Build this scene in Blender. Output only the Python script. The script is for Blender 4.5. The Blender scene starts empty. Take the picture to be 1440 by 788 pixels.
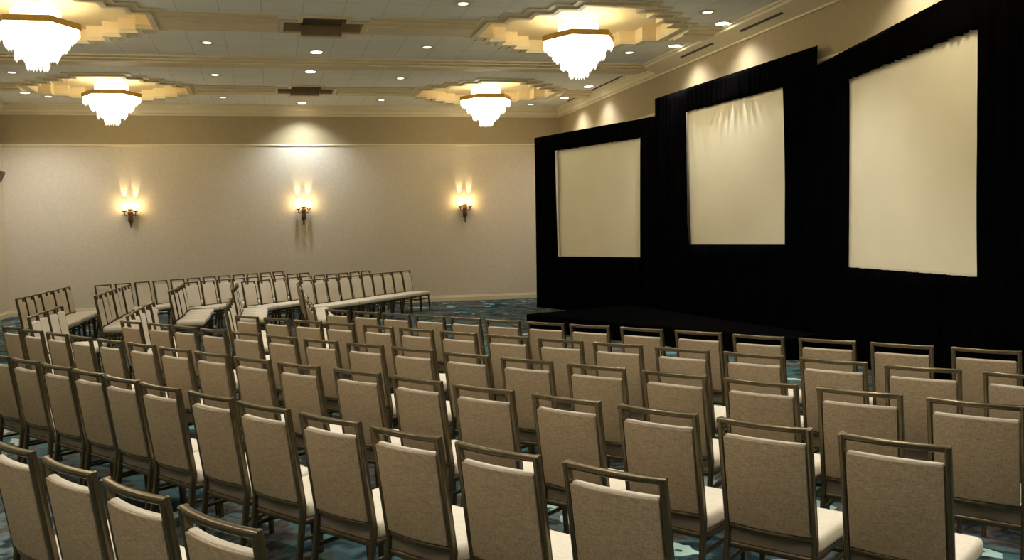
import bpy, bmesh, math, random
from mathutils import Vector, Matrix

random.seed(7)
S = bpy.context.scene
COL = S.collection
PI = math.pi
R = math.radians

# ------------------------------------------------------------------ view
S.view_settings.view_transform = 'Standard'
S.view_settings.look = 'None'
S.view_settings.gamma = 1.0
S.view_settings.use_curve_mapping = False
S.view_settings.exposure = 0.24
S.cycles.use_denoising = True
S.cycles.max_bounces = 8
S.cycles.diffuse_bounces = 4
S.cycles.sample_clamp_indirect = 4.0

# ------------------------------------------------------------------ room numbers (metres)
XL, XR, YF, YB = -6.28, 7.92, -9.0, 22.84
ZC = 5.18            # ceiling
ZCROWN = 4.92        # lower edge of the crown
ZRAIL = 4.18         # pale rail between wall and frieze

# ------------------------------------------------------------------ object helpers
def link(o, parent=None):
    COL.objects.link(o)
    if parent is not None:
        o.parent = parent
    return o

def mesh_of(name, bm, m, smooth=False):
    me = bpy.data.meshes.new(name)
    bmesh.ops.recalc_face_normals(bm, faces=bm.faces[:])
    bm.to_mesh(me); bm.free()
    for mm in (m if isinstance(m, (list, tuple)) else [m]):
        me.materials.append(mm)
    if smooth:
        for p in me.polygons:
            p.use_smooth = True
        try:
            me.set_sharp_from_angle(angle=R(50))
        except Exception:
            pass
    return me

def obj(name, bm, m, parent=None, smooth=False):
    return link(bpy.data.objects.new(name, mesh_of(name, bm, m, smooth)), parent)

def inst(name, me, parent=None):
    return link(bpy.data.objects.new(name, me), parent)

def tag(o, label, cat, group=None, kind=None):
    o['label'] = label
    o['category'] = cat
    if group: o['group'] = group
    if kind: o['kind'] = kind
    return o

def thing(name, label, cat, loc=(0, 0, 0), rotz=0.0, group=None):
    o = bpy.data.objects.new(name, None)
    COL.objects.link(o)
    o.empty_display_size = .1
    o.location = loc
    o.rotation_euler = (0, 0, rotz)
    return tag(o, label, cat, group)

def struct(name, bm, m, smooth=False):
    o = obj(name, bm, m, None, smooth)
    o['kind'] = 'structure'
    return o

def copy_tree(root, loc, rotz, label, group=None):
    r = root.copy(); COL.objects.link(r)
    r.location = loc; r.rotation_euler = (0, 0, rotz)
    r['label'] = label
    if group: r['group'] = group
    for ch in list(root.children):
        c = ch.copy(); COL.objects.link(c); c.parent = r
        for g in ch.children:
            d = g.copy(); COL.objects.link(d); d.parent = c
    return r

# ------------------------------------------------------------------ mesh helpers
def add_box(bm, x0, x1, y0, y1, z0, z1, bevel=0.0, seg=2):
    r = bmesh.ops.create_cube(bm, size=1.0)
    vs = r['verts']
    for v in vs:
        v.co = Vector(((x0 + x1) / 2 + v.co.x * (x1 - x0), (y0 + y1) / 2 + v.co.y * (y1 - y0), (z0 + z1) / 2 + v.co.z * (z1 - z0)))
    if bevel:
        es = list({e for v in vs for e in v.link_edges})
        bmesh.ops.bevel(bm, geom=es, offset=bevel, segments=seg, affect='EDGES', profile=.5)

def sweep(bm, pts, side, w, t, ch=.17):
    """bar of chamfered rectangular section along pts; w across `side`, t across the other axis"""
    side = Vector(side); rings = []
    pts = [Vector(p) for p in pts]
    c = ch * min(w, t)
    a, b_ = w / 2, t / 2
    sec = [(-a + c, -b_), (a - c, -b_), (a, -b_ + c), (a, b_ - c), (a - c, b_), (-a + c, b_), (-a, b_ - c), (-a, -b_ + c)]
    for i, p in enumerate(pts):
        q0 = pts[max(i - 1, 0)]; q1 = pts[min(i + 1, len(pts) - 1)]
        tg = (q1 - q0).normalized()
        s = (side - tg * side.dot(tg)).normalized()
        n = tg.cross(s)
        rings.append([bm.verts.new(p + s * u + n * v) for u, v in sec])
    for r0, r1 in zip(rings, rings[1:]):
        for k in range(8):
            bm.faces.new((r0[k], r0[(k + 1) % 8], r1[(k + 1) % 8], r1[k]))
    bm.faces.new(rings[0][::-1]); bm.faces.new(rings[-1])

def tube(bm, pts, r, seg=8):
    pts = [Vector(p) for p in pts]; rings = []
    rs = r if isinstance(r, (list, tuple)) else [r] * len(pts)
    up = Vector((0, 0, 1))
    for i, p in enumerate(pts):
        a = pts[max(i - 1, 0)]; b = pts[min(i + 1, len(pts) - 1)]
        tg = (b - a).normalized()
        s = tg.cross(up)
        s = Vector((1, 0, 0)) if s.length < 1e-4 else s.normalized()
        n = tg.cross(s)
        rings.append([bm.verts.new(p + (s * math.cos(q) + n * math.sin(q)) * rs[i]) for q in (2 * PI * k / seg for k in range(seg))])
    for r0, r1 in zip(rings, rings[1:]):
        for k in range(seg):
            bm.faces.new((r0[k], r0[(k + 1) % seg], r1[(k + 1) % seg], r1[k]))
    bm.faces.new(rings[0][::-1]); bm.faces.new(rings[-1])

def lathe(bm, prof, cx=0, cy=0, seg=20):
    rings = []
    for r, z in prof:
        rings.append([bm.verts.new((cx + max(r, 1e-4) * math.cos(2 * PI * k / seg), cy + max(r, 1e-4) * math.sin(2 * PI * k / seg), z)) for k in range(seg)])
    for r0, r1 in zip(rings, rings[1:]):
        for k in range(seg):
            bm.faces.new((r0[k], r0[(k + 1) % seg], r1[(k + 1) % seg], r1[k]))
    bm.faces.new(rings[0][::-1]); bm.faces.new(rings[-1])

def extrude_profile(bm, prof, a, b):
    """prof: list of (d, z), d measured along `dvec`; a,b: functions giving the point of (d, z) at both ends"""
    A = [bm.verts.new(a(d, z)) for d, z in prof]; B = [bm.verts.new(b(d, z)) for d, z in prof]
    n = len(prof)
    for k in range(n):
        bm.faces.new((A[k], A[(k + 1) % n], B[(k + 1) % n], B[k]))
    bm.faces.new(A[::-1]); bm.faces.new(B)

def prism(bm, poly, z0, z1):
    A = [bm.verts.new((x, y, z0)) for x, y in poly]; B = [bm.verts.new((x, y, z1)) for x, y in poly]
    n = len(poly)
    for k in range(n):
        bm.faces.new((A[k], A[(k + 1) % n], B[(k + 1) % n], B[k]))
    bm.faces.new(A[::-1]); bm.faces.new(B)

def plate_with_holes(bm, outer, holes, z):
    es = []
    for loop in [outer] + holes:
        vs = [bm.verts.new((x, y, z)) for x, y in loop]
        es += [bm.edges.new((vs[i], vs[(i + 1) % len(vs)])) for i in range(len(vs))]
    return bmesh.ops.triangle_fill(bm, use_beauty=True, use_dissolve=False, edges=es)

# ------------------------------------------------------------------ materials
def mat(name, col, rough=.6, metal=0.0, spec=.4, var=0.0, vscale=6.0, bump=0.0, bscale=80.0, sheen=0.0):
    m = bpy.data.materials.new(name); m.use_nodes = True
    nt = m.node_tree; b = nt.nodes['Principled BSDF']
    b.inputs['Roughness'].default_value = rough
    b.inputs['Metallic'].default_value = metal
    b.inputs['Specular IOR Level'].default_value = spec
    if sheen:
        b.inputs['Sheen Weight'].default_value = sheen
    tc = nt.nodes.new('ShaderNodeTexCoord')
    n = nt.nodes.new('ShaderNodeTexNoise'); n.inputs['Scale'].default_value = vscale; n.inputs['Detail'].default_value = 3
    nt.links.new(tc.outputs['Object'], n.inputs['Vector'])
    r = nt.nodes.new('ShaderNodeValToRGB')
    r.color_ramp.elements[0].position = .3; r.color_ramp.elements[1].position = .7
    r.color_ramp.elements[0].color = (*[c * (1 - var) for c in col], 1)
    r.color_ramp.elements[1].color = (*[min(1, c * (1 + var)) for c in col], 1)
    nt.links.new(n.outputs['Fac'], r.inputs['Fac'])
    nt.links.new(r.outputs['Color'], b.inputs['Base Color'])
    if bump:
        n2 = nt.nodes.new('ShaderNodeTexNoise'); n2.inputs['Scale'].default_value = bscale; n2.inputs['Detail'].default_value = 2
        nt.links.new(tc.outputs['Object'], n2.inputs['Vector'])
        bp = nt.nodes.new('ShaderNodeBump'); bp.inputs['Strength'].default_value = bump; bp.inputs['Distance'].default_value = .004
        nt.links.new(n2.outputs['Fac'], bp.inputs['Height']); nt.links.new(bp.outputs['Normal'], b.inputs['Normal'])
    return m

def weave(name, col, var=.22, scale=330.0):
    """woven upholstery: two crossed wave threads with slubs"""
    m = bpy.data.materials.new(name); m.use_nodes = True
    nt = m.node_tree; b = nt.nodes['Principled BSDF']
    b.inputs['Roughness'].default_value = .85; b.inputs['Specular IOR Level'].default_value = .15
    tc = nt.nodes.new('ShaderNodeTexCoord')
    def noise(sx, sy, sz):
        mp = nt.nodes.new('ShaderNodeMapping'); mp.inputs['Scale'].default_value = (sx, sy, sz)
        nt.links.new(tc.outputs['Object'], mp.inputs['Vector'])
        n = nt.nodes.new('ShaderNodeTexNoise'); n.inputs['Scale'].default_value = 1; n.inputs['Detail'].default_value = 2
        nt.links.new(mp.outputs['Vector'], n.inputs['Vector']); return n
    a = noise(scale, scale, scale * .08); c = noise(scale * .08, scale * .5, scale)
    mx = nt.nodes.new('ShaderNodeMath'); mx.operation = 'ADD'
    nt.links.new(a.outputs['Fac'], mx.inputs[0]); nt.links.new(c.outputs['Fac'], mx.inputs[1])
    r = nt.nodes.new('ShaderNodeMapRange'); r.inputs['From Min'].default_value = .7; r.inputs['From Max'].default_value = 1.3
    nt.links.new(mx.outputs[0], r.inputs['Value'])
    cr = nt.nodes.new('ShaderNodeValToRGB')
    cr.color_ramp.elements[0].color = (*[v * (1 - var) for v in col], 1)
    cr.color_ramp.elements[1].color = (*[min(1, v * (1 + var)) for v in col], 1)
    nt.links.new(r.outputs['Result'], cr.inputs['Fac']); nt.links.new(cr.outputs['Color'], b.inputs['Base Color'])
    bp = nt.nodes.new('ShaderNodeBump'); bp.inputs['Strength'].default_value = .35; bp.inputs['Distance'].default_value = .002
    nt.links.new(mx.outputs[0], bp.inputs['Height']); nt.links.new(bp.outputs['Normal'], b.inputs['Normal'])
    return m

def emit(name, col, strength):
    m = bpy.data.materials.new(name); m.use_nodes = True
    nt = m.node_tree; nt.nodes.clear()
    o = nt.nodes.new('ShaderNodeOutputMaterial'); e = nt.nodes.new('ShaderNodeEmission')
    e.inputs['Color'].default_value = (*col, 1); e.inputs['Strength'].default_value = strength
    nt.links.new(e.outputs[0], o.inputs[0])
    return m

def carpet_material():
    m = bpy.data.materials.new('patterned_carpet'); m.use_nodes = True
    nt = m.node_tree; b = nt.nodes['Principled BSDF']
    b.inputs['Roughness'].default_value = .95; b.inputs['Specular IOR Level'].default_value = .1
    N = nt.nodes.new; Lk = nt.links.new
    tc = N('ShaderNodeTexCoord')
    wn = N('ShaderNodeTexNoise'); wn.inputs['Scale'].default_value = 1.3; wn.inputs['Detail'].default_value = 4
    Lk(tc.outputs['Object'], wn.inputs['Vector'])
    sc = N('ShaderNodeVectorMath'); sc.operation = 'SCALE'; sc.inputs['Scale'].default_value = 1.1
    Lk(wn.outputs['Color'], sc.inputs[0])
    ad = N('ShaderNodeVectorMath'); ad.operation = 'ADD'
    Lk(tc.outputs['Object'], ad.inputs[0]); Lk(sc.outputs[0], ad.inputs[1])
    # flowing ground: navy, teal, brown, grey
    g = N('ShaderNodeTexNoise'); g.inputs['Scale'].default_value = 1.1; g.inputs['Detail'].default_value = 5; g.inputs['Roughness'].default_value = .6
    Lk(ad.outputs[0], g.inputs['Vector'])
    gr = N('ShaderNodeValToRGB'); cr = gr.color_ramp
    cols = [(.30, (.009, .014, .021)), (.40, (.014, .024, .030)), (.45, (.058, .12, .125)), (.49, (.07, .057, .046)), (.53, (.014, .021, .028)), (.57, (.115, .155, .148)), (.62, (.08, .07, .056)), (.72, (.013, .02, .027))]
    cr.elements[0].position, cr.elements[0].color = cols[0][0], (*cols[0][1], 1)
    cr.elements[1].position, cr.elements[1].color = cols[-1][0], (*cols[-1][1], 1)
    for p, c in cols[1:-1]:
        e = cr.elements.new(p); e.color = (*c, 1)
    Lk(g.outputs['Fac'], gr.inputs['Fac'])
    # pale aqua pebbles with a dark eye
    v = N('ShaderNodeTexVoronoi'); v.inputs['Scale'].default_value = 1.9; v.inputs['Randomness'].default_value = .9
    Lk(ad.outputs[0], v.inputs['Vector'])
    vr = N('ShaderNodeValToRGB'); vr.color_ramp.interpolation = 'CONSTANT'
    e = vr.color_ramp.elements
    e[0].position, e[0].color = 0, (0, 0, 0, 1)
    e[1].position, e[1].color = .05, (1, 1, 1, 1)
    x = e.new(.22); x.color = (0, 0, 0, 1)
    Lk(v.outputs['Distance'], vr.inputs['Fac'])
    pc = N('ShaderNodeValToRGB'); pc.color_ramp.interpolation = 'CONSTANT'
    p = pc.color_ramp.elements
    p[0].position, p[0].color = 0, (.36, .52, .47, 1)
    p[1].position, p[1].color = .45, (.09, .26, .30, 1)
    q = p.new(.70); q.color = (.32, .36, .34, 1)
    q = p.new(.90); q.color = (.55, .22, .14, 1)
    Lk(v.outputs['Color'], pc.inputs['Fac'])
    mx = N('ShaderNodeMix'); mx.data_type = 'RGBA'
    Lk(vr.outputs['Color'], mx.inputs['Factor']); Lk(gr.outputs['Color'], mx.inputs['A']); Lk(pc.outputs['Color'], mx.inputs['B'])
    Lk(mx.outputs['Result'], b.inputs['Base Color'])
    f = N('ShaderNodeTexNoise'); f.inputs['Scale'].default_value = 250
    Lk(tc.outputs['Object'], f.inputs['Vector'])
    bp = N('ShaderNodeBump'); bp.inputs['Strength'].default_value = .5; bp.inputs['Distance'].default_value = .004
    Lk(f.outputs['Fac'], bp.inputs['Height']); Lk(bp.outputs['Normal'], b.inputs['Normal'])
    return m

def tile_material():
    """ceiling boards: 0.61 m lay-in tiles with thin dark joints"""
    m = bpy.data.materials.new('ceiling_boards'); m.use_nodes = True
    nt = m.node_tree; b = nt.nodes['Principled BSDF']
    b.inputs['Roughness'].default_value = .9; b.inputs['Specular IOR Level'].default_value = .1
    N = nt.nodes.new; Lk = nt.links.new
    tc = N('ShaderNodeTexCoord')
    br = N('ShaderNodeTexBrick'); br.offset = 0; br.squash = 1
    br.inputs['Scale'].default_value = 1; br.inputs['Brick Width'].default_value = .61; br.inputs['Row Height'].default_value = .61
    br.inputs['Mortar Size'].default_value = .009; br.inputs['Mortar Smooth'].default_value = .3
    br.inputs['Color1'].default_value = (.80, .80, .73, 1); br.inputs['Color2'].default_value = (.77, .775, .70, 1); br.inputs['Mortar'].default_value = (.62, .61, .53, 1)
    Lk(tc.outputs['Object'], br.inputs['Vector']); Lk(br.outputs['Color'], b.inputs['Base Color'])
    return m

M = {}
M['wall'] = mat('textured_wallpaper', (.56, .485, .365), .8, var=.05, vscale=14, bump=.5, bscale=60)
M['frieze'] = mat('frieze_paint', (.34, .266, .148), .8, var=.04, vscale=9, bump=.2, bscale=50)
M['trim'] = mat('cream_paint', (.60, .52, .34), .55, var=.03)
M['mould'] = mat('moulding_paint', (.68, .59, .39), .6, var=.04)
M['recess'] = mat('recess_paint', (.74, .59, .33), .65, var=.03)
M['vent'] = mat('vent_bronze', (.10, .07, .035), .6, var=.1)
M['vent_side'] = mat('vent_side_paint', (.42, .33, .19), .6, var=.05)
M['carpet'] = carpet_material()
M['tile'] = tile_material()
M['slot'] = mat('slot_black', (.06, .05, .035), .7)
M['seat'] = weave('seat_weave', (.64, .58, .47), .12)
M['pad'] = weave('inner_back_weave', (.61, .545, .44), .12)
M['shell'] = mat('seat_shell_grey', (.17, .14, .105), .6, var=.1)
M['back'] = weave('back_weave', (.355, .272, .176), .3)
M['metal'] = mat('bronze_frame', (.125, .10, .055), .27, metal=.75, spec=.5, var=.12, vscale=20)
M['drape'] = mat('black_velour', (.0022, .002, .0022), 1.0, spec=0.0, var=.3, vscale=3)
M['stage'] = mat('black_carpet', (.0025, .0025, .0025), 1.0, spec=0.0, var=.3, vscale=60)
M['screen'] = mat('screen_fabric', (.88, .81, .61), .7, var=.02, vscale=2)
M['screen_edge'] = mat('screen_edge_white', (.80, .74, .60), .6)
M['brass'] = mat('brass_ring', (.42, .28, .07), .35, metal=.8, var=.1)
M['sconce'] = mat('sconce_bronze', (.10, .05, .025), .45, metal=.4, var=.15, vscale=30)
M['crystal'] = emit('lit_crystal', (1.0, .88, .61), 14.0)
M['crystal_upper'] = emit('lit_crystal_upper', (1.0, .88, .62), 4.0)
M['crystal_tip'] = emit('lit_crystal_tip', (1.0, .95, .78), 1.15)
M['bulb'] = emit('sconce_bulb', (1.0, .72, .34), 30.0)
M['lens'] = emit('downlight_lens', (1.0, .95, .84), 14.0)
M['lens_dim'] = emit('eyeball_lens', (1.0, .92, .75), 1.6)
M['ringtrim'] = mat('downlight_trim', (.62, .58, .48), .5)
M['glass'] = bpy.data.materials.new('sconce_glass'); M['glass'].use_nodes = True
_g = M['glass'].node_tree.nodes['Principled BSDF']
_g.inputs['Base Color'].default_value = (1, .97, .9, 1); _g.inputs['Roughness'].default_value = .05
_g.inputs['Transmission Weight'].default_value = 1.0; _g.inputs['IOR'].default_value = 1.15

# ================================================================== SETTING
bm = bmesh.new(); add_box(bm, XL, XR, YF, YB, -.12, 0)
struct('floor', bm, M['carpet'])

# --- ceiling with openings for the stepped medallions and vents
def ziggurat(cx, cy, lv, off=0.0):
    """stepped diamond: lv rising half-extents, off grows it evenly"""
    a = [v + off for v in lv]; q = []
    n = len(a)
    for i in range(n):                         # first quadrant, from +x tip to +y tip
        x = a[n - 1 - i]; y = a[i]
        q.append((x, y))
        if i < n - 1:
            q.append((a[n - 2 - i], y))
    out = []
    for k in range(4):
        for x, y in q:
            out.append([(x, y), (-y, x), (-x, -y), (y, -x)][k])
    return [(cx + x, cy + y) for x, y in out]

MED = [(-3.30, 14.05), (5.22, 14.05), (-3.30, 20.40), (5.22, 20.40), (-3.30, 7.65), (5.22, 7.65), (-3.30, 1.28), (5.22, 1.28)]
VENT = [(.97, 14.28), (.95, 20.40), (.97, 7.8), (.97, 1.3)]
LV = [.45, .75, 1.05, 1.35, 1.62]
LVV = [.34, .63]
holes = [ziggurat(x, y, LV) for x, y in MED] + [ziggurat(x, y, LVV) for x, y in VENT]
bm = bmesh.new()
plate_with_holes(bm, [(XL, YF), (XR, YF), (XR, YB), (XL, YB)], holes, ZC)
for f in bm.faces:
    if f.normal.z > 0: f.normal_flip()
ceil = struct('ceiling', bm, M['tile'])

def recess(name, cx, cy, lv, depth, m, shrink=None, d2=0.0, m_top=None):
    bm = bmesh.new()
    P0 = ziggurat(cx, cy, lv)
    def wall(P, z0, z1):
        A = [bm.verts.new((x, y, z0)) for x, y in P]; B = [bm.verts.new((x, y, z1)) for x, y in P]
        for k in range(len(P)):
            bm.faces.new((A[k], B[k], B[(k + 1) % len(P)], A[(k + 1) % len(P)]))
    wall(P0, ZC, ZC + depth)
    if shrink:
        P1 = ziggurat(cx, cy, lv, -shrink)
        plate_with_holes(bm, P0, [P1], ZC + depth)
        wall(P1, ZC + depth, ZC + depth + d2)
        plate_with_holes(bm, P1, [], ZC + depth + d2)
    else:
        plate_with_holes(bm, P0, [], ZC + depth)
    bmesh.ops.remove_doubles(bm, verts=bm.verts[:], dist=1e-5)
    bm.normal_update()
    if isinstance(m, tuple):
        for f in bm.faces: f.material_index = 0 if abs(f.normal.z) > .5 else 1
    return struct(name, bm, m)

def rim(name, cx, cy, lv, w, h, m):
    bm = bmesh.new()
    P0 = ziggurat(cx, cy, lv); P1 = ziggurat(cx, cy, lv, w)
    r = plate_with_holes(bm, P1, [P0], ZC - h)
    for P in (P0, P1):
        A = [bm.verts.new((x, y, ZC - h)) for x, y in P]; B = [bm.verts.new((x, y, ZC + .004)) for x, y in P]
        for k in range(len(P)):
            bm.faces.new((A[k], B[k], B[(k + 1) % len(P)], A[(k + 1) % len(P)]))
    bmesh.ops.remove_doubles(bm, verts=bm.verts[:], dist=1e-5)
    return struct(name, bm, m)

for x, y in MED:
    recess('ceiling_recess', x, y, LV, .19, M['recess'])
    rim('ceiling_trim', x, y, LV, .09, .05, M['trim'])
    rim('ceiling_trim', x, y, [v + .09 for v in LV], .12, .022, M['mould'])
for x, y in VENT:
    recess('ceiling_vent_recess', x, y, LVV, .17, (M['vent'], M['vent_side']))
    rim('ceiling_vent_trim', x, y, LVV, .07, .03, M['mould'])

# --- flat stepped beams across the room, broken by the medallions and vents
def beam(y, spans, hw, prof):
    bm = bmesh.new()
    for x0, x1 in spans:
        for (w, h0, h1) in prof:
            add_box(bm, x0, x1, y - hw * w, y + hw * w, ZC - h1, ZC - h0)
    return struct('ceiling_beam', bm, M['mould'])
PROF = [(1.0, -.01, .03), (.72, .03, .055), (.36, .055, .085)]
spl = [(XL, -3.30 - 1.84), (-3.30 + 1.84, .96 - .71), (.96 + .71, 5.22 - 1.84), (5.22 + 1.84, XR - .12)]
beam(14.10, spl, .52, PROF); beam(20.40, spl, .52, PROF); beam(7.70, spl, .52, PROF); beam(1.30, spl, .52, PROF)
for y in (17.20, 10.9, 4.5, -1.9): beam(y, [(XL, XR - .12)], .50, PROF)

# --- walls: wallpaper below the rail, frieze above
bm = bmesh.new(); add_box(bm, XL - .15, XR + .15, YB, YB + .15, 0, ZRAIL); struct('wall_back', bm, M['wall'])
bm = bmesh.new(); add_box(bm, XL - .15, XR + .15, YB, YB + .15, ZRAIL, ZC + .3); struct('wall_back_frieze', bm, M['frieze'])
bm = bmesh.new(); add_box(bm, XR, XR + .15, YF, YB, 0, ZRAIL); struct('wall_right', bm, M['wall'])
bm = bmesh.new(); add_box(bm, XR, XR + .15, YF, YB, ZRAIL, ZC + .3); struct('wall_right_frieze', bm, M['frieze'])
bm = bmesh.new(); add_box(bm, XL - .15, XL, YF, YB, 0, ZRAIL); struct('wall_left', bm, M['wall'])
bm = bmesh.new(); add_box(bm, XL - .15, XL, YF, YB, ZRAIL, ZC + .3); struct('wall_left_frieze', bm, M['frieze'])
bm = bmesh.new(); add_box(bm, XL - .15, XR + .15, YF - .15, YF, 0, ZC + .3); struct('wall_front', bm, M['wall'])

# picture-rail, base and crown (profile d = out of the wall)
RAILP = [(0, ZRAIL - .035), (.018, ZRAIL - .03), (.030, ZRAIL), (.018, ZRAIL + .03), (0, ZRAIL + .035)]
BASEP = [(0, 0), (.022, 0), (.022, .10), (.014, .125), (.010, .15), (0, .155)]
CROWNP = [(0, ZCROWN), (.025, ZCROWN), (.03, ZCROWN + .035), (.06, ZCROWN + .06), (.075, ZCROWN + .13), (.11, ZCROWN + .16), (.12, ZCROWN + .20), (.15, ZCROWN + .215), (.16, ZC - .004), (.17, ZC + .005), (0, ZC + .005)]
def along_back(name, prof, m, x0=XL, x1=XR):
    bm = bmesh.new(); extrude_profile(bm, prof, lambda d, z: (x0, YB - d, z), lambda d, z: (x1, YB - d, z)); return struct(name, bm, m)
def along_side(name, prof, m, X, s, y0=YF, y1=YB):
    bm = bmesh.new(); extrude_profile(bm, prof, lambda d, z: (X + s * d, y0, z), lambda d, z: (X + s * d, y1, z)); return struct(name, bm, m)
along_back('trim_rail_back', RAILP, M['trim']); along_back('baseboard_back', BASEP, M['trim']); along_back('trim_crown_back', CROWNP, M['trim'])
along_side('trim_rail_right', RAILP, M['trim'], XR, -1); along_side('baseboard_right', BASEP, M['trim'], XR, -1)
along_side('trim_rail_left', RAILP, M['trim'], XL, 1); along_side('baseboard_left', BASEP, M['trim'], XL, 1); along_side('trim_crown_left', CROWNP, M['trim'], XL, 1)
along_side('trim_crown_right', CROWNP, M['trim'], XR, -1, 16.7, YB)
# deeper boxed soffit over the middle of the right wall, with two slot diffusers
SOFP = [(0, ZCROWN), (.03, ZCROWN), (.035, ZCROWN + .03), (.30, ZCROWN + .175), (.305, ZCROWN + .21), (.34, ZCROWN + .225), (.345, ZC + .005), (0, ZC + .005)]
along_side('trim_soffit_right', SOFP, M['trim'], XR, -1, 11.03, 16.7)
along_side('trim_crown_right', CROWNP, M['trim'], XR, -1, YF, 11.03)
zs = ZCROWN + .107
for n_, (y0, y1) in enumerate(((14.15, 15.35), (12.05, 13.25), (18.1, 21.6))):
    bm = bmesh.new()
    if n_ < 2:                                         # recessed in the sloping face of the soffit
        P_ = [(d, ZCROWN + .03 + (d - .035) * .547) for d in (.165, .205)]
        prof = [(P_[0][0] + .004, P_[0][1] - .006), (P_[1][0] + .004, P_[1][1] - .006), (P_[1][0] - .004, P_[1][1] + .006), (P_[0][0] - .004, P_[0][1] + .006)]
        extrude_profile(bm, prof, lambda d, z: (XR - d, y0, z), lambda d, z: (XR - d, y1, z))
    else:
        add_box(bm, XR - .23, XR - .19, y0, y1, ZC - .012, ZC - .001)
    o = obj('slot_diffuser', bm, M['slot'])
    tag(o, ['black slot air diffuser in the soffit, closer to the room corner', 'black slot air diffuser in the soffit, higher up toward the picture top', 'long thin black slot along the crown above the far drape'][n_], 'air diffuser', 'slot diffusers in the soffit')

# ================================================================== LAMPS
RODS = bpy.data.meshes
def hexa(r):
    return [(r * math.cos(2 * PI * k / 6), r * math.sin(2 * PI * k / 6)) for k in range(6)]

def rod_tier(bm, r, z0, z1, n, rod=.021, jitter=.07):
    """hanging crystal prisms on an hexagonal line of circumradius r"""
    P = hexa(r); per = max(1, n // 6)
    for k in range(6):
        a = Vector((*P[k], 0)); b = Vector((*P[(k + 1) % 6], 0))
        for i in range(per):
            p = a.lerp(b, (i + .5) / per)
            zz = z0 + random.uniform(-jitter, jitter) * .5
            s = 5
            top = [bm.verts.new((p.x + rod * math.cos(2 * PI * q / s), p.y + rod * math.sin(2 * PI * q / s), z1)) for q in range(s)]
            low = [bm.verts.new((p.x + rod * math.cos(2 * PI * q / s), p.y + rod * math.sin(2 * PI * q / s), zz + .045)) for q in range(s)]
            tip = bm.verts.new((p.x, p.y, zz))
            for q in range(s):
                bm.faces.new((top[q], top[(q + 1) % s], low[(q + 1) % s], low[q]))
                bm.faces.new((low[q], low[(q + 1) % s], tip)).material_index = 1
            bm.faces.new(top[::-1])

ZR = 5.02     # ring height
def make_chandelier(label, loc):
    t = thing('chandelier', label, 'chandelier', loc, 0, 'tiered crystal chandeliers')
    bm = bmesh.new()
    lathe(bm, [(.02, ZC + .188), (.16, ZC + .188), (.16, ZC + .17), (.05, ZC + .15), (.03, ZC + .10), (.03, ZR - .05)], seg=16)
    obj('ceiling_stem', bm, M['brass'], t, True)
    bm = bmesh.new()
    Po, Pi = hexa(.635), hexa(.595)
    for P, Q in ((Po, Pi),):
        ring = [[bm.verts.new((*P[k], ZR - .045)) for k in range(6)], [bm.verts.new((*P[k], ZR + .045)) for k in range(6)],
                [bm.verts.new((*Q[k], ZR + .045)) for k in range(6)], [bm.verts.new((*Q[k], ZR - .045)) for k in range(6)]]
        for a in range(4):
            A, B = ring[a], ring[(a + 1) % 4]
            for k in range(6):
                bm.faces.new((A[k], A[(k + 1) % 6], B[(k + 1) % 6], B[k]))
    obj('hexagonal_ring', bm, M['brass'], t)
    bm = bmesh.new()
    for k in range(6):
        p, q = hexa(.60)[k], (0, 0)
        sweep(bm, [(p[0], p[1], ZR), (0, 0, ZR)], (0, 0, 1), .02, .012)
    obj('ring_spokes', bm, M['brass'], t)
    for r, z0, z1, n in ((.345, ZR + .0, ZR + .25, 42), (.24, ZR + .02, ZR + .325, 30)):
        bm = bmesh.new(); rod_tier(bm, r, z0, z1, n); obj('upper_crystal_tier', bm, [M['crystal_upper'], M['crystal_tip']], t)
    for r, z0, z1, n in ((.60, ZR - .20, ZR - .035, 72), (.455, ZR - .35, ZR - .04, 54), (.31, ZR - .51, ZR - .06, 36)):
        bm = bmesh.new(); rod_tier(bm, r, z0, z1, n); obj('crystal_tier', bm, [M['crystal'], M['crystal_tip']], t)
    bm = bmesh.new(); rod_tier(bm, .16, ZR - .65, ZR - .10, 18, .021, .04)
    obj('crystal_tier', bm, [M['crystal_upper'], M['crystal_tip']], t)
    return t
names = ['crystal chandelier cut by the picture top, above the side-on chair rows', 'crystal chandelier hanging in front of the black drapes, close to the soffit',
         'crystal chandelier high on the opposite side from the screens, by the back wall', 'crystal chandelier by the back wall, between its last sconce and the drapes',
         'crystal chandelier over the rear of the near chair block', 'crystal chandelier over the end of the stage wing'] + ['crystal chandelier behind the camera, outside the picture'] * 2
ch0 = make_chandelier(names[0], (*MED[0], 0))
for nm, p in zip(names[1:], MED[1:]):
    copy_tree(ch0, (*p, 0), 0, nm, 'tiered crystal chandeliers')

def spot(loc, power, size, blend, col, radius=.09, rot=(0, 0, 0)):
    l = bpy.data.lights.new('spot_beam', 'SPOT')
    l.energy = power; l.spot_size = R(size); l.spot_blend = blend; l.color = col; l.shadow_soft_size = radius
    o = bpy.data.objects.new('spot_beam', l); COL.objects.link(o); o.location = loc; o.rotation_euler = rot
    return o

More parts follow.
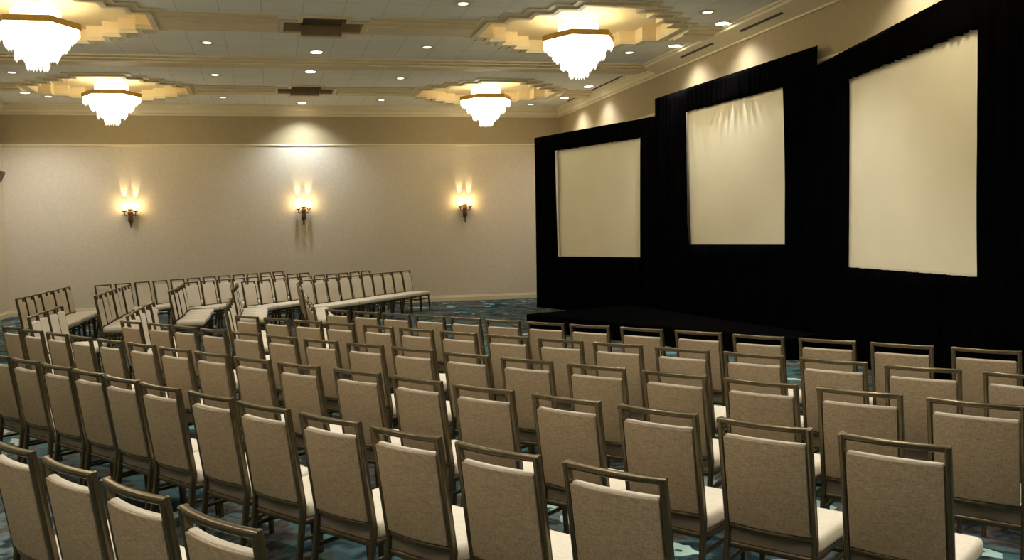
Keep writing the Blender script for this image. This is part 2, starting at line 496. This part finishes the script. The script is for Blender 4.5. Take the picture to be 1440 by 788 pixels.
bm = bmesh.new(); lathe(bm, [(.10, ZC - .002), (.135, ZC - .006), (.14, ZC - .012), (.115, ZC - .014), (.10, ZC - .006)], seg=20)
ME_RING = mesh_of('trim_ring', bm, M['ringtrim'], True)
bm = bmesh.new(); lathe(bm, [(.102, ZC - .003), (.102, ZC - .010), (.0, ZC - .010)], seg=20)
ME_LENS = mesh_of('lens', bm, M['lens'])
bm = bmesh.new(); lathe(bm, [(.075, ZC - .003), (.075, ZC - .010), (.0, ZC - .012)], seg=20)
ME_LENSD = mesh_of('lens', bm, M['lens_dim'])
W = (1.0, .96, .88)
BRIGHT = [((.97, 16.20), 'bright recessed downlight just past the bigger ceiling vent'),
          ((.95, 18.10), 'bright recessed downlight just before the smaller ceiling vent'),
          ((.94, 22.20), 'bright recessed downlight washing the back wall above the middle sconce'),
          ((7.46, 15.05), 'bright recessed downlight beside the soffit, level with its far slot diffuser'),
          ((7.46, 13.35), 'bright recessed downlight beside the soffit, at the picture top'),
          ((7.44, 19.40), 'bright recessed downlight over the far screen drape, one back from the soffit end'),
          ((7.44, 21.10), 'bright recessed downlight in the corner by the back wall and drapes'),
          ((-5.25, 21.05), 'bright recessed downlight in the corner away from the drapes')]
DIM = [((-.93, 15.60), 'small dim eyeball light between large chandelier and bigger vent'),
       ((-.97, 18.60), 'small dim eyeball light, middle of three in line left of the vents'),
       ((-.96, 21.50), 'small dim eyeball light close to the back wall crown, left of the vents'),
       ((2.92, 15.60), 'small dim eyeball light between bigger vent and the drapes chandelier'),
       ((2.90, 18.70), 'small dim eyeball light, middle of three in line right of the vents'),
       ((2.87, 21.70), 'small dim eyeball light close to the back wall crown, right of the vents'),
       ((2.92, 12.65), 'small dim eyeball light at the picture top above the vents'),
       ((6.85, 15.70), 'small dim eyeball light beside the drapes chandelier, towards the soffit'),
       ((6.85, 12.70), 'small dim eyeball light at picture top near the soffit'),
       ((6.90, 22.20), 'small dim eyeball light over the corner where crown meets the far drape'),
       ((-4.87, 18.65), 'small dim eyeball light just below the cut-off chandelier'),
       ((-4.88, 21.60), 'small dim eyeball light beside the far chandelier, near the side wall')]
def downlight(p, label, dim, group):
    t = thing('recessed_downlight', label, 'downlight', (p[0], p[1], 0), 0, group)
    inst('trim_ring', ME_RING, t); inst('lens', ME_LENSD if dim else ME_LENS, t)
    return t
for p, lb in BRIGHT: downlight(p, lb, False, 'bright downlights')
for p, lb in DIM: downlight(p, lb, True, 'dim eyeball downlights')
for i, (p, lb) in enumerate(BRIGHT):
    pw = [240, 240, 350, 230, 230, 230, 230, 420][i]
    spot((p[0], p[1], ZC - .03), pw, [100, 100, 128, 122, 122, 122, 122, 140][i], [.6, .6, .8, 1, 1, 1, 1, .9][i], [(1.0, .97, .92), (1.0, .97, .92), (.80, .90, 1.0), (.95, .97, 1.0), (.95, .97, 1.0), (.95, .97, 1.0), (.95, .97, 1.0), (.90, .95, 1.0)][i])
# the same ceiling grid carries on over the near block, above the picture; the last is added to brighten the screens
for p in [(.96, 11.9), (.96, 9.6), (.96, 5.6), (.96, 3.2), (7.46, 9.4), (4.0, 5.6), (4.0, 9.6), (4.0, 2.6), (-2.2, 9.6), (-2.2, 5.6), (-4.9, 12.4), (-4.9, 8.0), (.96, -.4), (4.0, -.8), (-2.2, 1.6), (6.8, 2.6), (-4.9, 3.2), (.96, -3.6), (4.0, -4.0), (-2.2, -2.6), (5.6, 10.2)]:
    downlight(p, 'bright unseen recessed downlight above the near chairs and screen side', False, 'downlights over the near block')
    spot((p[0], p[1], ZC - .03), 280 if p[0] < 7 else 230, 105 if p[0] < 7 else 122, .6 if p[0] < 7 else 1, W)

# --- wall sconces
def make_sconce(label, x):
    t = thing('wall_sconce', label, 'wall lamp', (x, YB, 0), 0, 'twin candle wall sconces')
    bm = bmesh.new(); add_box(bm, -.05, .05, -.02, 0, 2.26, 2.60, .012); obj('backplate', bm, M['sconce'], t)
    bm = bmesh.new()
    lathe(bm, [(.012, 2.12), (.02, 2.15), (.012, 2.18), (.02, 2.22), (.022, 2.24), (.055, 2.29), (.062, 2.33), (.05, 2.40), (.062, 2.47), (.066, 2.52), (.05, 2.55), (.068, 2.585), (.05, 2.60), (.0, 2.60)], 0, -.085, 14)
    obj('column', bm, M['sconce'], t, True)
    for s in (-1, 1):
        bm = bmesh.new()
        tube(bm, [(s * .05, -.085, 2.46), (s * .09, -.10, 2.42), (s * .125, -.115, 2.44), (s * .135, -.12, 2.52)], .011)
        lathe(bm, [(.012, 2.51), (.05, 2.53), (.055, 2.55), (.02, 2.555)], s * .135, -.12, 12)
        a = obj('arm', bm, M['sconce'], t, True)
        bm = bmesh.new(); lathe(bm, [(.016, 2.55), (.018, 2.60), (.034, 2.64), (.036, 2.68), (.022, 2.73), (.004, 2.77)], s * .135, -.12, 12)
        obj('candle_bulb', bm, M['bulb'], a, True)
        bm = bmesh.new()
        for k in range(8):
            q = 2 * PI * k / 8
            lathe(bm, [(.004, 2.42), (.010, 2.44), (.004, 2.47)], s * .135 + .05 * math.cos(q), -.12 + .05 * math.sin(q), 6)
        obj('crystal_drops', bm, M['glass'], a)
    return t
for x, lb in ((-3.35, 'bronze twin sconce on the back wall, on the side away from the drapes'), (.915, 'bronze twin sconce in the middle of the back wall under the white spotlight'), (5.195, 'bronze twin sconce on the back wall beside the black drapes')):
    make_sconce(lb, x)
    for s in (-1, 1):
        l = bpy.data.lights.new('sconce_glow', 'POINT'); l.energy = 5.5; l.color = (1.0, .68, .30); l.shadow_soft_size = .03
        o = bpy.data.objects.new('sconce_glow', l); COL.objects.link(o); o.location = (x + s * .135, YB - .165, 2.69)

    for s in (-1, 1):
        spot((x + s * .135, YB - .075, 2.735), 34, 32, .7, (1.0, .76, .44), .01, (PI - R(9), 0, 0))  # upward beams added for the light streaks on the wall over each sconce

# a thin dark return-air grille at the edge of the ceiling and a small dark fixture on the side wall
bm = bmesh.new(); add_box(bm, -6.10, -5.72, 19.85, 20.25, ZC - .012, ZC - .001, .003, 1)
for i in range(6): add_box(bm, -6.07, -5.75, 19.89 + i * .06, 19.91 + i * .06, ZC - .018, ZC - .010)
tag(obj('return_grille', bm, M['vent']), 'small dark return air grille on the ceiling at the edge of the picture', 'air grille')
bm = bmesh.new(); extrude_profile(bm, [(0, 3.28), (.03, 3.30), (.115, 3.47), (.125, 3.52), (0, 3.53)], lambda d, z: (XL + d, 22.30, z), lambda d, z: (XL + d, 22.62, z))
tag(obj('wall_speaker', bm, M['sconce']), 'small dark wedge-shaped fixture high on the side wall in the room corner', 'wall fixture')

# ================================================================== DRAPES, SCREENS, STAGE
DR = [((6.24, 19.90), (7.56, 16.08), 4.035, [(.83, 3.657), (3.59, 3.653), (3.56, 1.244), (.855, 1.232)], 4.03),
      ((7.585, 16.08), (7.815, 11.33), 4.373, [(1.13, 3.945), (4.01, 3.914), (4.06, 1.522), (1.25, 1.509)], 4.81),
      ((7.79, 11.33), (6.86, 7.75), 4.09, [(1.14, 3.690), (4.205, 3.650), (4.26, 1.262), (1.115, 1.243)], 5.9)]
where = ['far wing beside the back wall', 'tall middle section of the stage backdrop', 'wing closest to the near chairs']
scr = ['white projection screen framed in black drapes, farthest back and lowest placed', 'white projection screen in the middle drape section, its top edge ruffled', 'largest-looking white projection screen, framed in the drape wing closest to the chairs']
for n_, (A, B, H, Q, L) in enumerate(DR):
    A = Vector((*A, 0)); B = Vector((*B, 0)); u = (B - A).normalized(); nrm = Vector((u.y, -u.x, 0))
    if nrm.x > 0: nrm = -nrm                          # towards the audience
    rr = random.Random(n_)
    ph = [rr.uniform(0, 6.28) for _ in range(6)]
    def fold(s, z):
        w = .5 + .5 * math.sin(1.1 * s + ph[0])
        k = min(1.0, .15 + (H - z) / .6)
        return k * (.028 * math.sin(2 * PI * s / .145 + ph[1] + .8 * math.sin(2.1 * s + ph[2])) + .016 * math.sin(2 * PI * s / .31 + ph[3] + .25 * z) + .008 * w)
    fwd_ = (-.08, -.03, -.055)[n_]
    s0 = (0, -.02, -.10)[n_]
    _ = 0
    def pt(s, z, d): return A + u * s + nrm * (d + fwd_) + Vector((0, 0, z))
    t = thing('stage_drape', 'black velour pipe-and-drape, ' + where[n_], 'drape', (0, 0, 0), 0, 'black stage drapes')
    def panel(name, eL, eR, zt, zb, ns, nz, d0, amp=1.0, ruffle=0.0):
        """pleated cloth between edges eL(z), eR(z), from zt(s) down to zb(s)"""
        bm = bmesh.new(); g = []
        for j in range(nz + 1):
            v = j / nz; row = []
            for i in range(ns + 1):
                w = i / ns
                zm = zt(0) * (1 - v) + zb(0) * v
                s = eL(zm) * (1 - w) + eR(zm) * w
                z = zt(s) * (1 - v) + zb(s) * v
                if ruffle: z += v * ruffle * (math.sin(2 * PI * s / .13 + ph[4]) + .8 * math.sin(s * 21 + ph[5]))
                row.append(bm.verts.new(pt(s, max(z, .006), d0 + amp * fold(s, z))))
            g.append(row)
        for j in range(nz):
            for i in range(ns):
                bm.faces.new((g[j][i], g[j][i + 1], g[j + 1][i + 1], g[j + 1][i]))
        o = obj(name, bm, M['drape'], t, True)
        md = o.modifiers.new('cloth', 'SOLIDIFY'); md.thickness = .006; md.offset = 0
        return o
    tl, tr, br, bl = Q
    def edge(a, c):
        return lambda z: a[0] if z > a[1] else (c[0] if z < c[1] else c[0] + (a[0] - c[0]) * (z - c[1]) / (a[1] - c[1]))
    def level(a, c):
        return lambda s: a[1] + (c[1] - a[1]) * min(1, max(0, (s - a[0]) / (c[0] - a[0])))
    eL, eR = edge(tl, bl), edge(tr, br)
    top_, low_ = (lambda s: H), (lambda s: 0.0)
    panel('side_panel', lambda z: s0, eL, top_, low_, int(tl[0] * 60), 30, .06)
    panel('side_panel', eR, lambda z: L, top_, low_, int((L - tr[0]) * 60), 30, .06)
    panel('valance', lambda z: tl[0] - .01, lambda z: tr[0] + .01, top_, level(tl, tr), int((tr[0] - tl[0]) * 60), 6, .06, .9, .004)
    panel('skirt', lambda z: bl[0] - .01, lambda z: br[0] + .01, level(bl, br), low_, int((br[0] - bl[0]) * 60), 8, .06)
    bm = bmesh.new()
    for s in (.2, L - .2):
        lathe(bm, [(.022, 0), (.022, H - .02)], pt(s, 0, -.03).x, pt(s, 0, -.03).y, 8)
    tube(bm, [pt(.08, H - .04, -.03), pt(L - .3, H - .04, -.03)], .02)
    obj('support_pipe', bm, M['metal'], t)
    # screen: fabric stretched on a frame with a bright border, edge slightly bowed like stretched cloth
    st = thing('projection_screen', scr[n_], 'projection screen', (0, 0, 0), 0, 'projection screens in the drapes')
    def quad_sheet(bm, q, d, ns=16, nz=16, bow=0.0, thick=.012):
        for dd in (d, d - thick):
            g = []
            for j in range(nz + 1):
                v = j / nz; row = []
                for i in range(ns + 1):
                    w = i / ns
                    s = (q[0][0] * (1 - w) + q[1][0] * w) * (1 - v) + (q[3][0] * (1 - w) + q[2][0] * w) * v
                    z = (q[0][1] * (1 - w) + q[1][1] * w) * (1 - v) + (q[3][1] * (1 - w) + q[2][1] * w) * v
                    row.append(bm.verts.new(pt(s, z, dd)))
                g.append(row)
            for j in range(nz):
                for i in range(ns):
                    bm.faces.new((g[j][i], g[j][i + 1], g[j + 1][i + 1], g[j + 1][i]))
    bm = bmesh.new(); quad_sheet(bm, [(tl[0] - .02, tl[1] + .03), (tr[0] + .02, tr[1] + .03), (br[0] + .02, br[1] - .02), (bl[0] - .02, bl[1] - .02)], .012)
    obj('screen_surface', bm, M['screen'], st)
    bm = bmesh.new()
    e = .022
    qs = [[(tl[0] - .01, tl[1] + .02), (tl[0] + e, tl[1] + .02), (bl[0] + e, bl[1]), (bl[0] - .01, bl[1])],
          [(tr[0] - e, tr[1] + .02), (tr[0] + .01, tr[1] + .02), (br[0] + .01, br[1]), (br[0] - e, br[1])],
          [(bl[0], bl[1] + e), (br[0], br[1] + e), (br[0], br[1] - .01), (bl[0], bl[1] - .01)]]
    for q in qs: quad_sheet(bm, q, .022, 1, 1, 0, .008)
    obj('screen_border', bm, M['screen_edge'], st)

STG = [(4.60, 15.25), (6.82, 10.40), (7.42, 10.72), (7.05, 16.35)]
t = thing('stage_platform', 'low black skirted stage platform in front of the drapes', 'stage', (0, 0, 0))
bm = bmesh.new(); prism(bm, STG, .27, .30); obj('deck', bm, M['stage'], t)
bm = bmesh.new()
for k in range(4):
    a = Vector((*STG[k], 0)); b = Vector((*STG[(k + 1) % 4], 0)); n_ = int((b - a).length * 24)
    c = Vector(((STG[0][0] + STG[2][0]) / 2, (STG[0][1] + STG[2][1]) / 2, 0)); nn = Vector(((b - a).y, -(b - a).x, 0)).normalized()
    prev = None
    for i in range(n_ + 1):
        p = a.lerp(b, i / n_) + nn * (.006 * math.sin(i * 1.9))
        cur = (bm.verts.new((p.x, p.y, .004)), bm.verts.new((p.x, p.y, .285)))
        if prev: bm.faces.new((prev[0], cur[0], cur[1], prev[1]))
        prev = cur
sk = obj('pleated_skirt', bm, M['drape'], t, True)

# ================================================================== CHAIRS
TOP, BOW = .95, .022
def back_y(x, z):
    lean = -.195 - (z - .46) * .165
    return lean - BOW * (1 - (x / .19) ** 2)

def make_chair(label):
    t = thing('banquet_chair', label, 'chair')
    # seat cushion
    bm = bmesh.new(); add_box(bm, -.218, .218, -.178, .272, .378, .462, .028, 3)
    for v in bm.verts:
        if v.co.z > .44: v.co.z += .010 * (1 - (v.co.x / .22) ** 2) * (1 - ((v.co.y - .047) / .23) ** 2)
        if v.co.y < -.05: v.co.x *= .90
    obj('seat', bm, M['seat'], t, True)
    # grey shell under and behind the cushion
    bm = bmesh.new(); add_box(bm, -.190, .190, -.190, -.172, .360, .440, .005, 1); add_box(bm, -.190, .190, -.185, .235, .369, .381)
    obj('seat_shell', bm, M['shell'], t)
    # upholstered back: pale inner pad, darker woven outer panel
    def pad(name, x1, z0, z1, y0, y1, bev, m):
        bm = bmesh.new(); add_box(bm, -x1, x1, y0, y1, z0, z1, bev, 3)
        for x in (-.12, -.08, -.04, 0, .04, .08, .12):
            bmesh.ops.bisect_plane(bm, geom=bm.verts[:] + bm.edges[:] + bm.faces[:], plane_co=(x, 0, 0), plane_no=(1, 0, 0))
        for v in bm.verts:
            v.co.y += back_y(v.co.x, v.co.z) + .004
        return obj(name, bm, m, t, True)
    pad('backrest', .173, .470, .880, -.012, .026, .012, M['pad'])
    pad('outer_back_panel', .174, .470, .872, -.021, -.008, .005, M['back'])
    # frame: rear legs run up into the back posts
    for s in (-1, 1):
        bm = bmesh.new()
        sweep(bm, [(s * .192, -.265, 0), (s * .190, -.215, .28), (s * .188, back_y(.19, .44), .44), (s * .188, back_y(.19, TOP - .002), TOP - .002)], (1, 0, 0), .021, .036)
        obj('leg', bm, M['metal'], t, True)
        bm = bmesh.new()
        sweep(bm, [(s * .200, .250, 0), (s * .190, .228, .372)], (1, 0, 0), .021, .030)
        obj('leg', bm, M['metal'], t, True)
    xs = [-.198 + .396 * i / 10 for i in range(11)]
    bm = bmesh.new(); sweep(bm, [(x, back_y(x, TOP - .014), TOP - .012) for x in xs], (0, 0, 1), .024, .030); obj('top_rail', bm, M['metal'], t, True)
    bm = bmesh.new(); sweep(bm, [(x * .94, back_y(x, .455), .455) for x in xs], (0, 0, 1), .026, .024); obj('lower_rail', bm, M['metal'], t, True)
    bm = bmesh.new()
    for s in (-1, 1):
        sweep(bm, [(s * .186, -.20, .365), (s * .186, .238, .365)], (1, 0, 0), .020, .028)
    sweep(bm, [(-.18, .235, .365), (.18, .235, .365)], (0, 1, 0), .020, .028)
    sweep(bm, [(-.18, -.195, .365), (.18, -.195, .365)], (0, 1, 0), .020, .028)
    obj('seat_frame', bm, M['metal'], t, True)
    bm = bmesh.new()
    for s in (-1, 1):
        sweep(bm, [(s * .1905, -.214, .285), (s * .192, .234, .285)], (0, 0, 1), .020, .014)
    sweep(bm, [(-.19, .231, .285), (.19, .231, .285)], (0, 0, 1), .020, .014)
    obj('stretcher', bm, M['metal'], t, True)
    return t

ORD = ['first', 'second', 'third', 'fourth', 'fifth', 'sixth', 'seventh', 'eighth', 'ninth', 'tenth', 'eleventh', 'twelfth', 'thirteenth', 'fourteenth', 'fifteenth', 'sixteenth', 'seventeenth', 'eighteenth']
proto = [None]
def chair(x, y, rot, label, group, rail=True):
    """x, y: middle of the top rail; rot: turn of the chair's own right-hand axis"""
    f = Vector((-math.sin(R(rot)), math.cos(R(rot)), 0))
    p = Vector((x, y, 0)) + f * .285
    if proto[0] is None:
        proto[0] = make_chair(label); proto[0].location = p; proto[0].rotation_euler.z = R(rot); proto[0]['group'] = group
    else:
        copy_tree(proto[0], p, R(rot), label, group)

NEAR = {
    1: [(0.738, 9.977, -54.1), (1.026, 9.577, -52.7), (1.307, 9.192, -51.2), (1.608, 8.822, -51.8), (1.898, 8.437, -54.7), (2.178, 8.048, -50.5), (2.487, 7.675, -49.7), (2.771, 7.295, -51.6), (3.087, 6.893, -53.9), (3.402, 6.499, -52.8), (3.688, 6.084, -52.9), (4.006, 5.691, -51.3), (4.306, 5.292, -52.6), (4.617, 4.894, -53.5)],
    2: [(-0.265, 9.594, -52.7), (0.049, 9.191, -51.8), (0.354, 8.783, -50.0), (0.642, 8.409, -53.5), (0.966, 8.014, -54.4), (1.257, 7.602, -52.2), (1.557, 7.205, -52.4), (1.879, 6.808, -49.7), (2.195, 6.413, -50.4), (2.503, 6.018, -50.6), (2.81, 5.607, -52.2), (3.121, 5.207, -52.4), (3.421, 4.802, -53.2), (3.715, 4.391, -49.7), (4.033, 4.001, -52.6)],
    3: [(-1.448, 9.511, -52.9), (-1.119, 9.108, -52.0), (-0.835, 8.717, -54.2), (-0.54, 8.3, -53.9), (-0.231, 7.894, -52.0), (0.076, 7.491, -53.3), (0.383, 7.088, -51.7), (0.7, 6.693, -52.0), (1.01, 6.294, -50.4), (1.319, 5.877, -52.5), (1.639, 5.481, -49.7), (1.963, 5.065, -49.7), (2.281, 4.654, -53.2), (2.588, 4.252, -51.6), (2.892, 3.852, -50.3), (3.199, 3.449, -51.7)],
    4: [(-2.576, 9.389, -52.3), (-2.266, 8.954, -53.3), (-1.959, 8.548, -52.3), (-1.675, 8.17, -54.4), (-1.36, 7.758, -53.8), (-1.046, 7.362, -52.3), (-0.745, 6.949, -50.8), (-0.446, 6.558, -51.6), (-0.146, 6.162, -52.2), (0.16, 5.759, -50.9), (0.505, 5.355, -50.8), (0.812, 4.943, -54.2), (1.108, 4.538, -50.1), (1.435, 4.129, -52.5), (1.741, 3.729, -52.6), (2.036, 3.324, -51.8), (2.343, 2.922, -52.7)],
    5: [(-2.031, 7.03, -52.3), (-1.748, 6.659, -51.8), (-1.448, 6.265, -52.1), (-1.174, 5.905, -52.7), (-0.92, 5.552, -53.0), (-0.648, 5.179, -52.1), (-0.338, 4.783, -52.6), (-0.06, 4.392, -52.1), (0.244, 4.001, -51.4), (0.536, 3.608, -52.2), (0.832, 3.212, -52.0), (1.147, 2.815, -51.7)],
    6: [(-1.078, 3.829, -52.9), (-0.775, 3.427, -52.7), (-0.48, 3.034, -52.1), (-0.181, 2.632, -52.6)],
}

for k, row in NEAR.items():
    n_ = len(row)
    for i, (x, y, a) in enumerate(row):
        if k >= 5:
            lb = f'beige banquet chair, near block, {ORD[k-1]} row from the stage, {ORD[n_-1-i]} from its open end'
        else:
            lb = f'beige banquet chair, near block, {ORD[k-1]} row from the stage, {ORD[i]} from the aisle'
        chair(x, y, a, lb, 'chairs of the near block')
# side-on middle block: rows face the stage along +x
MID = [(.50, 10.70, .46, 5, 0), (.50, 14.35, .50, 5, 1), (-.55, 11.03, .49, 4, 0), (-.62, 14.95, .48, 5, 1), (-1.59, 10.34, .47, 5, 0), (-1.62, 14.92, .50, 5, 1),
       (-2.72, 10.72, .45, 4, 0), (-2.68, 14.40, .50, 7, 1), (-3.78, 14.34, .446, 8, 1)]
mr = ['first', 'first', 'second', 'second', 'third', 'third', 'fourth', 'fourth', 'fifth']
for r_, (x, y0, dy, n_, past) in enumerate(MID):
    for i in range(n_):
        j = random.uniform(-.015, .015)
        lb = f'beige chair, side-on middle block, {mr[r_]} row from stage, {ORD[i if past else n_ - 1 - i]} {"beyond" if past else "this side of"} the aisle'
        chair(x + j, y0 + dy * i, -90 + random.uniform(-.6, .6), lb, 'chairs of the middle block')
# far block by the back wall, turned towards the camera and stage
U = (math.cos(R(52)), math.sin(R(52)))
FAR = [(.68, 17.28, .451, 10), (-.43, 17.64, .49, 10), (-1.56, 17.98, .48, 9), (-3.22, 17.97, .505, 12)]
for r_, (x, y, d, n_) in enumerate(FAR):
    for i in range(n_):
        lb = f'beige banquet chair, far block, {ORD[r_]} row from the stage, {ORD[n_-1-i]} from the wall'
        chair(x + U[0] * d * i, y + U[1] * d * i, 52 - 180 + random.uniform(-.5, .5), lb, 'chairs of the far block')

# ================================================================== CAMERA
F, CX, YAW, PIT, ROL, HC = 1221.01, 618.96, .1941032, -.0514849, -.0214982, 1.7775
cam = bpy.data.cameras.new('camera'); co = bpy.data.objects.new('camera', cam); COL.objects.link(co)
fwd = Vector((math.sin(YAW) * math.cos(PIT), math.cos(YAW) * math.cos(PIT), math.sin(PIT)))
rgt = Vector((math.cos(YAW), -math.sin(YAW), 0)); up = rgt.cross(fwd)
r2 = rgt * math.cos(ROL) + up * math.sin(ROL); u2 = up * math.cos(ROL) - rgt * math.sin(ROL)
co.matrix_world = Matrix(((r2.x, u2.x, -fwd.x, 0), (r2.y, u2.y, -fwd.y, 0), (r2.z, u2.z, -fwd.z, HC), (0, 0, 0, 1)))
cam.sensor_width = 36; cam.lens = F / 1440 * 36; cam.shift_x = (720 - CX) / 1440; cam.clip_start = .05; cam.clip_end = 80
S.camera = co
w = bpy.data.worlds.new('world'); S.world = w; w.use_nodes = True
w.node_tree.nodes['Background'].inputs['Color'].default_value = (0, 0, 0, 1)
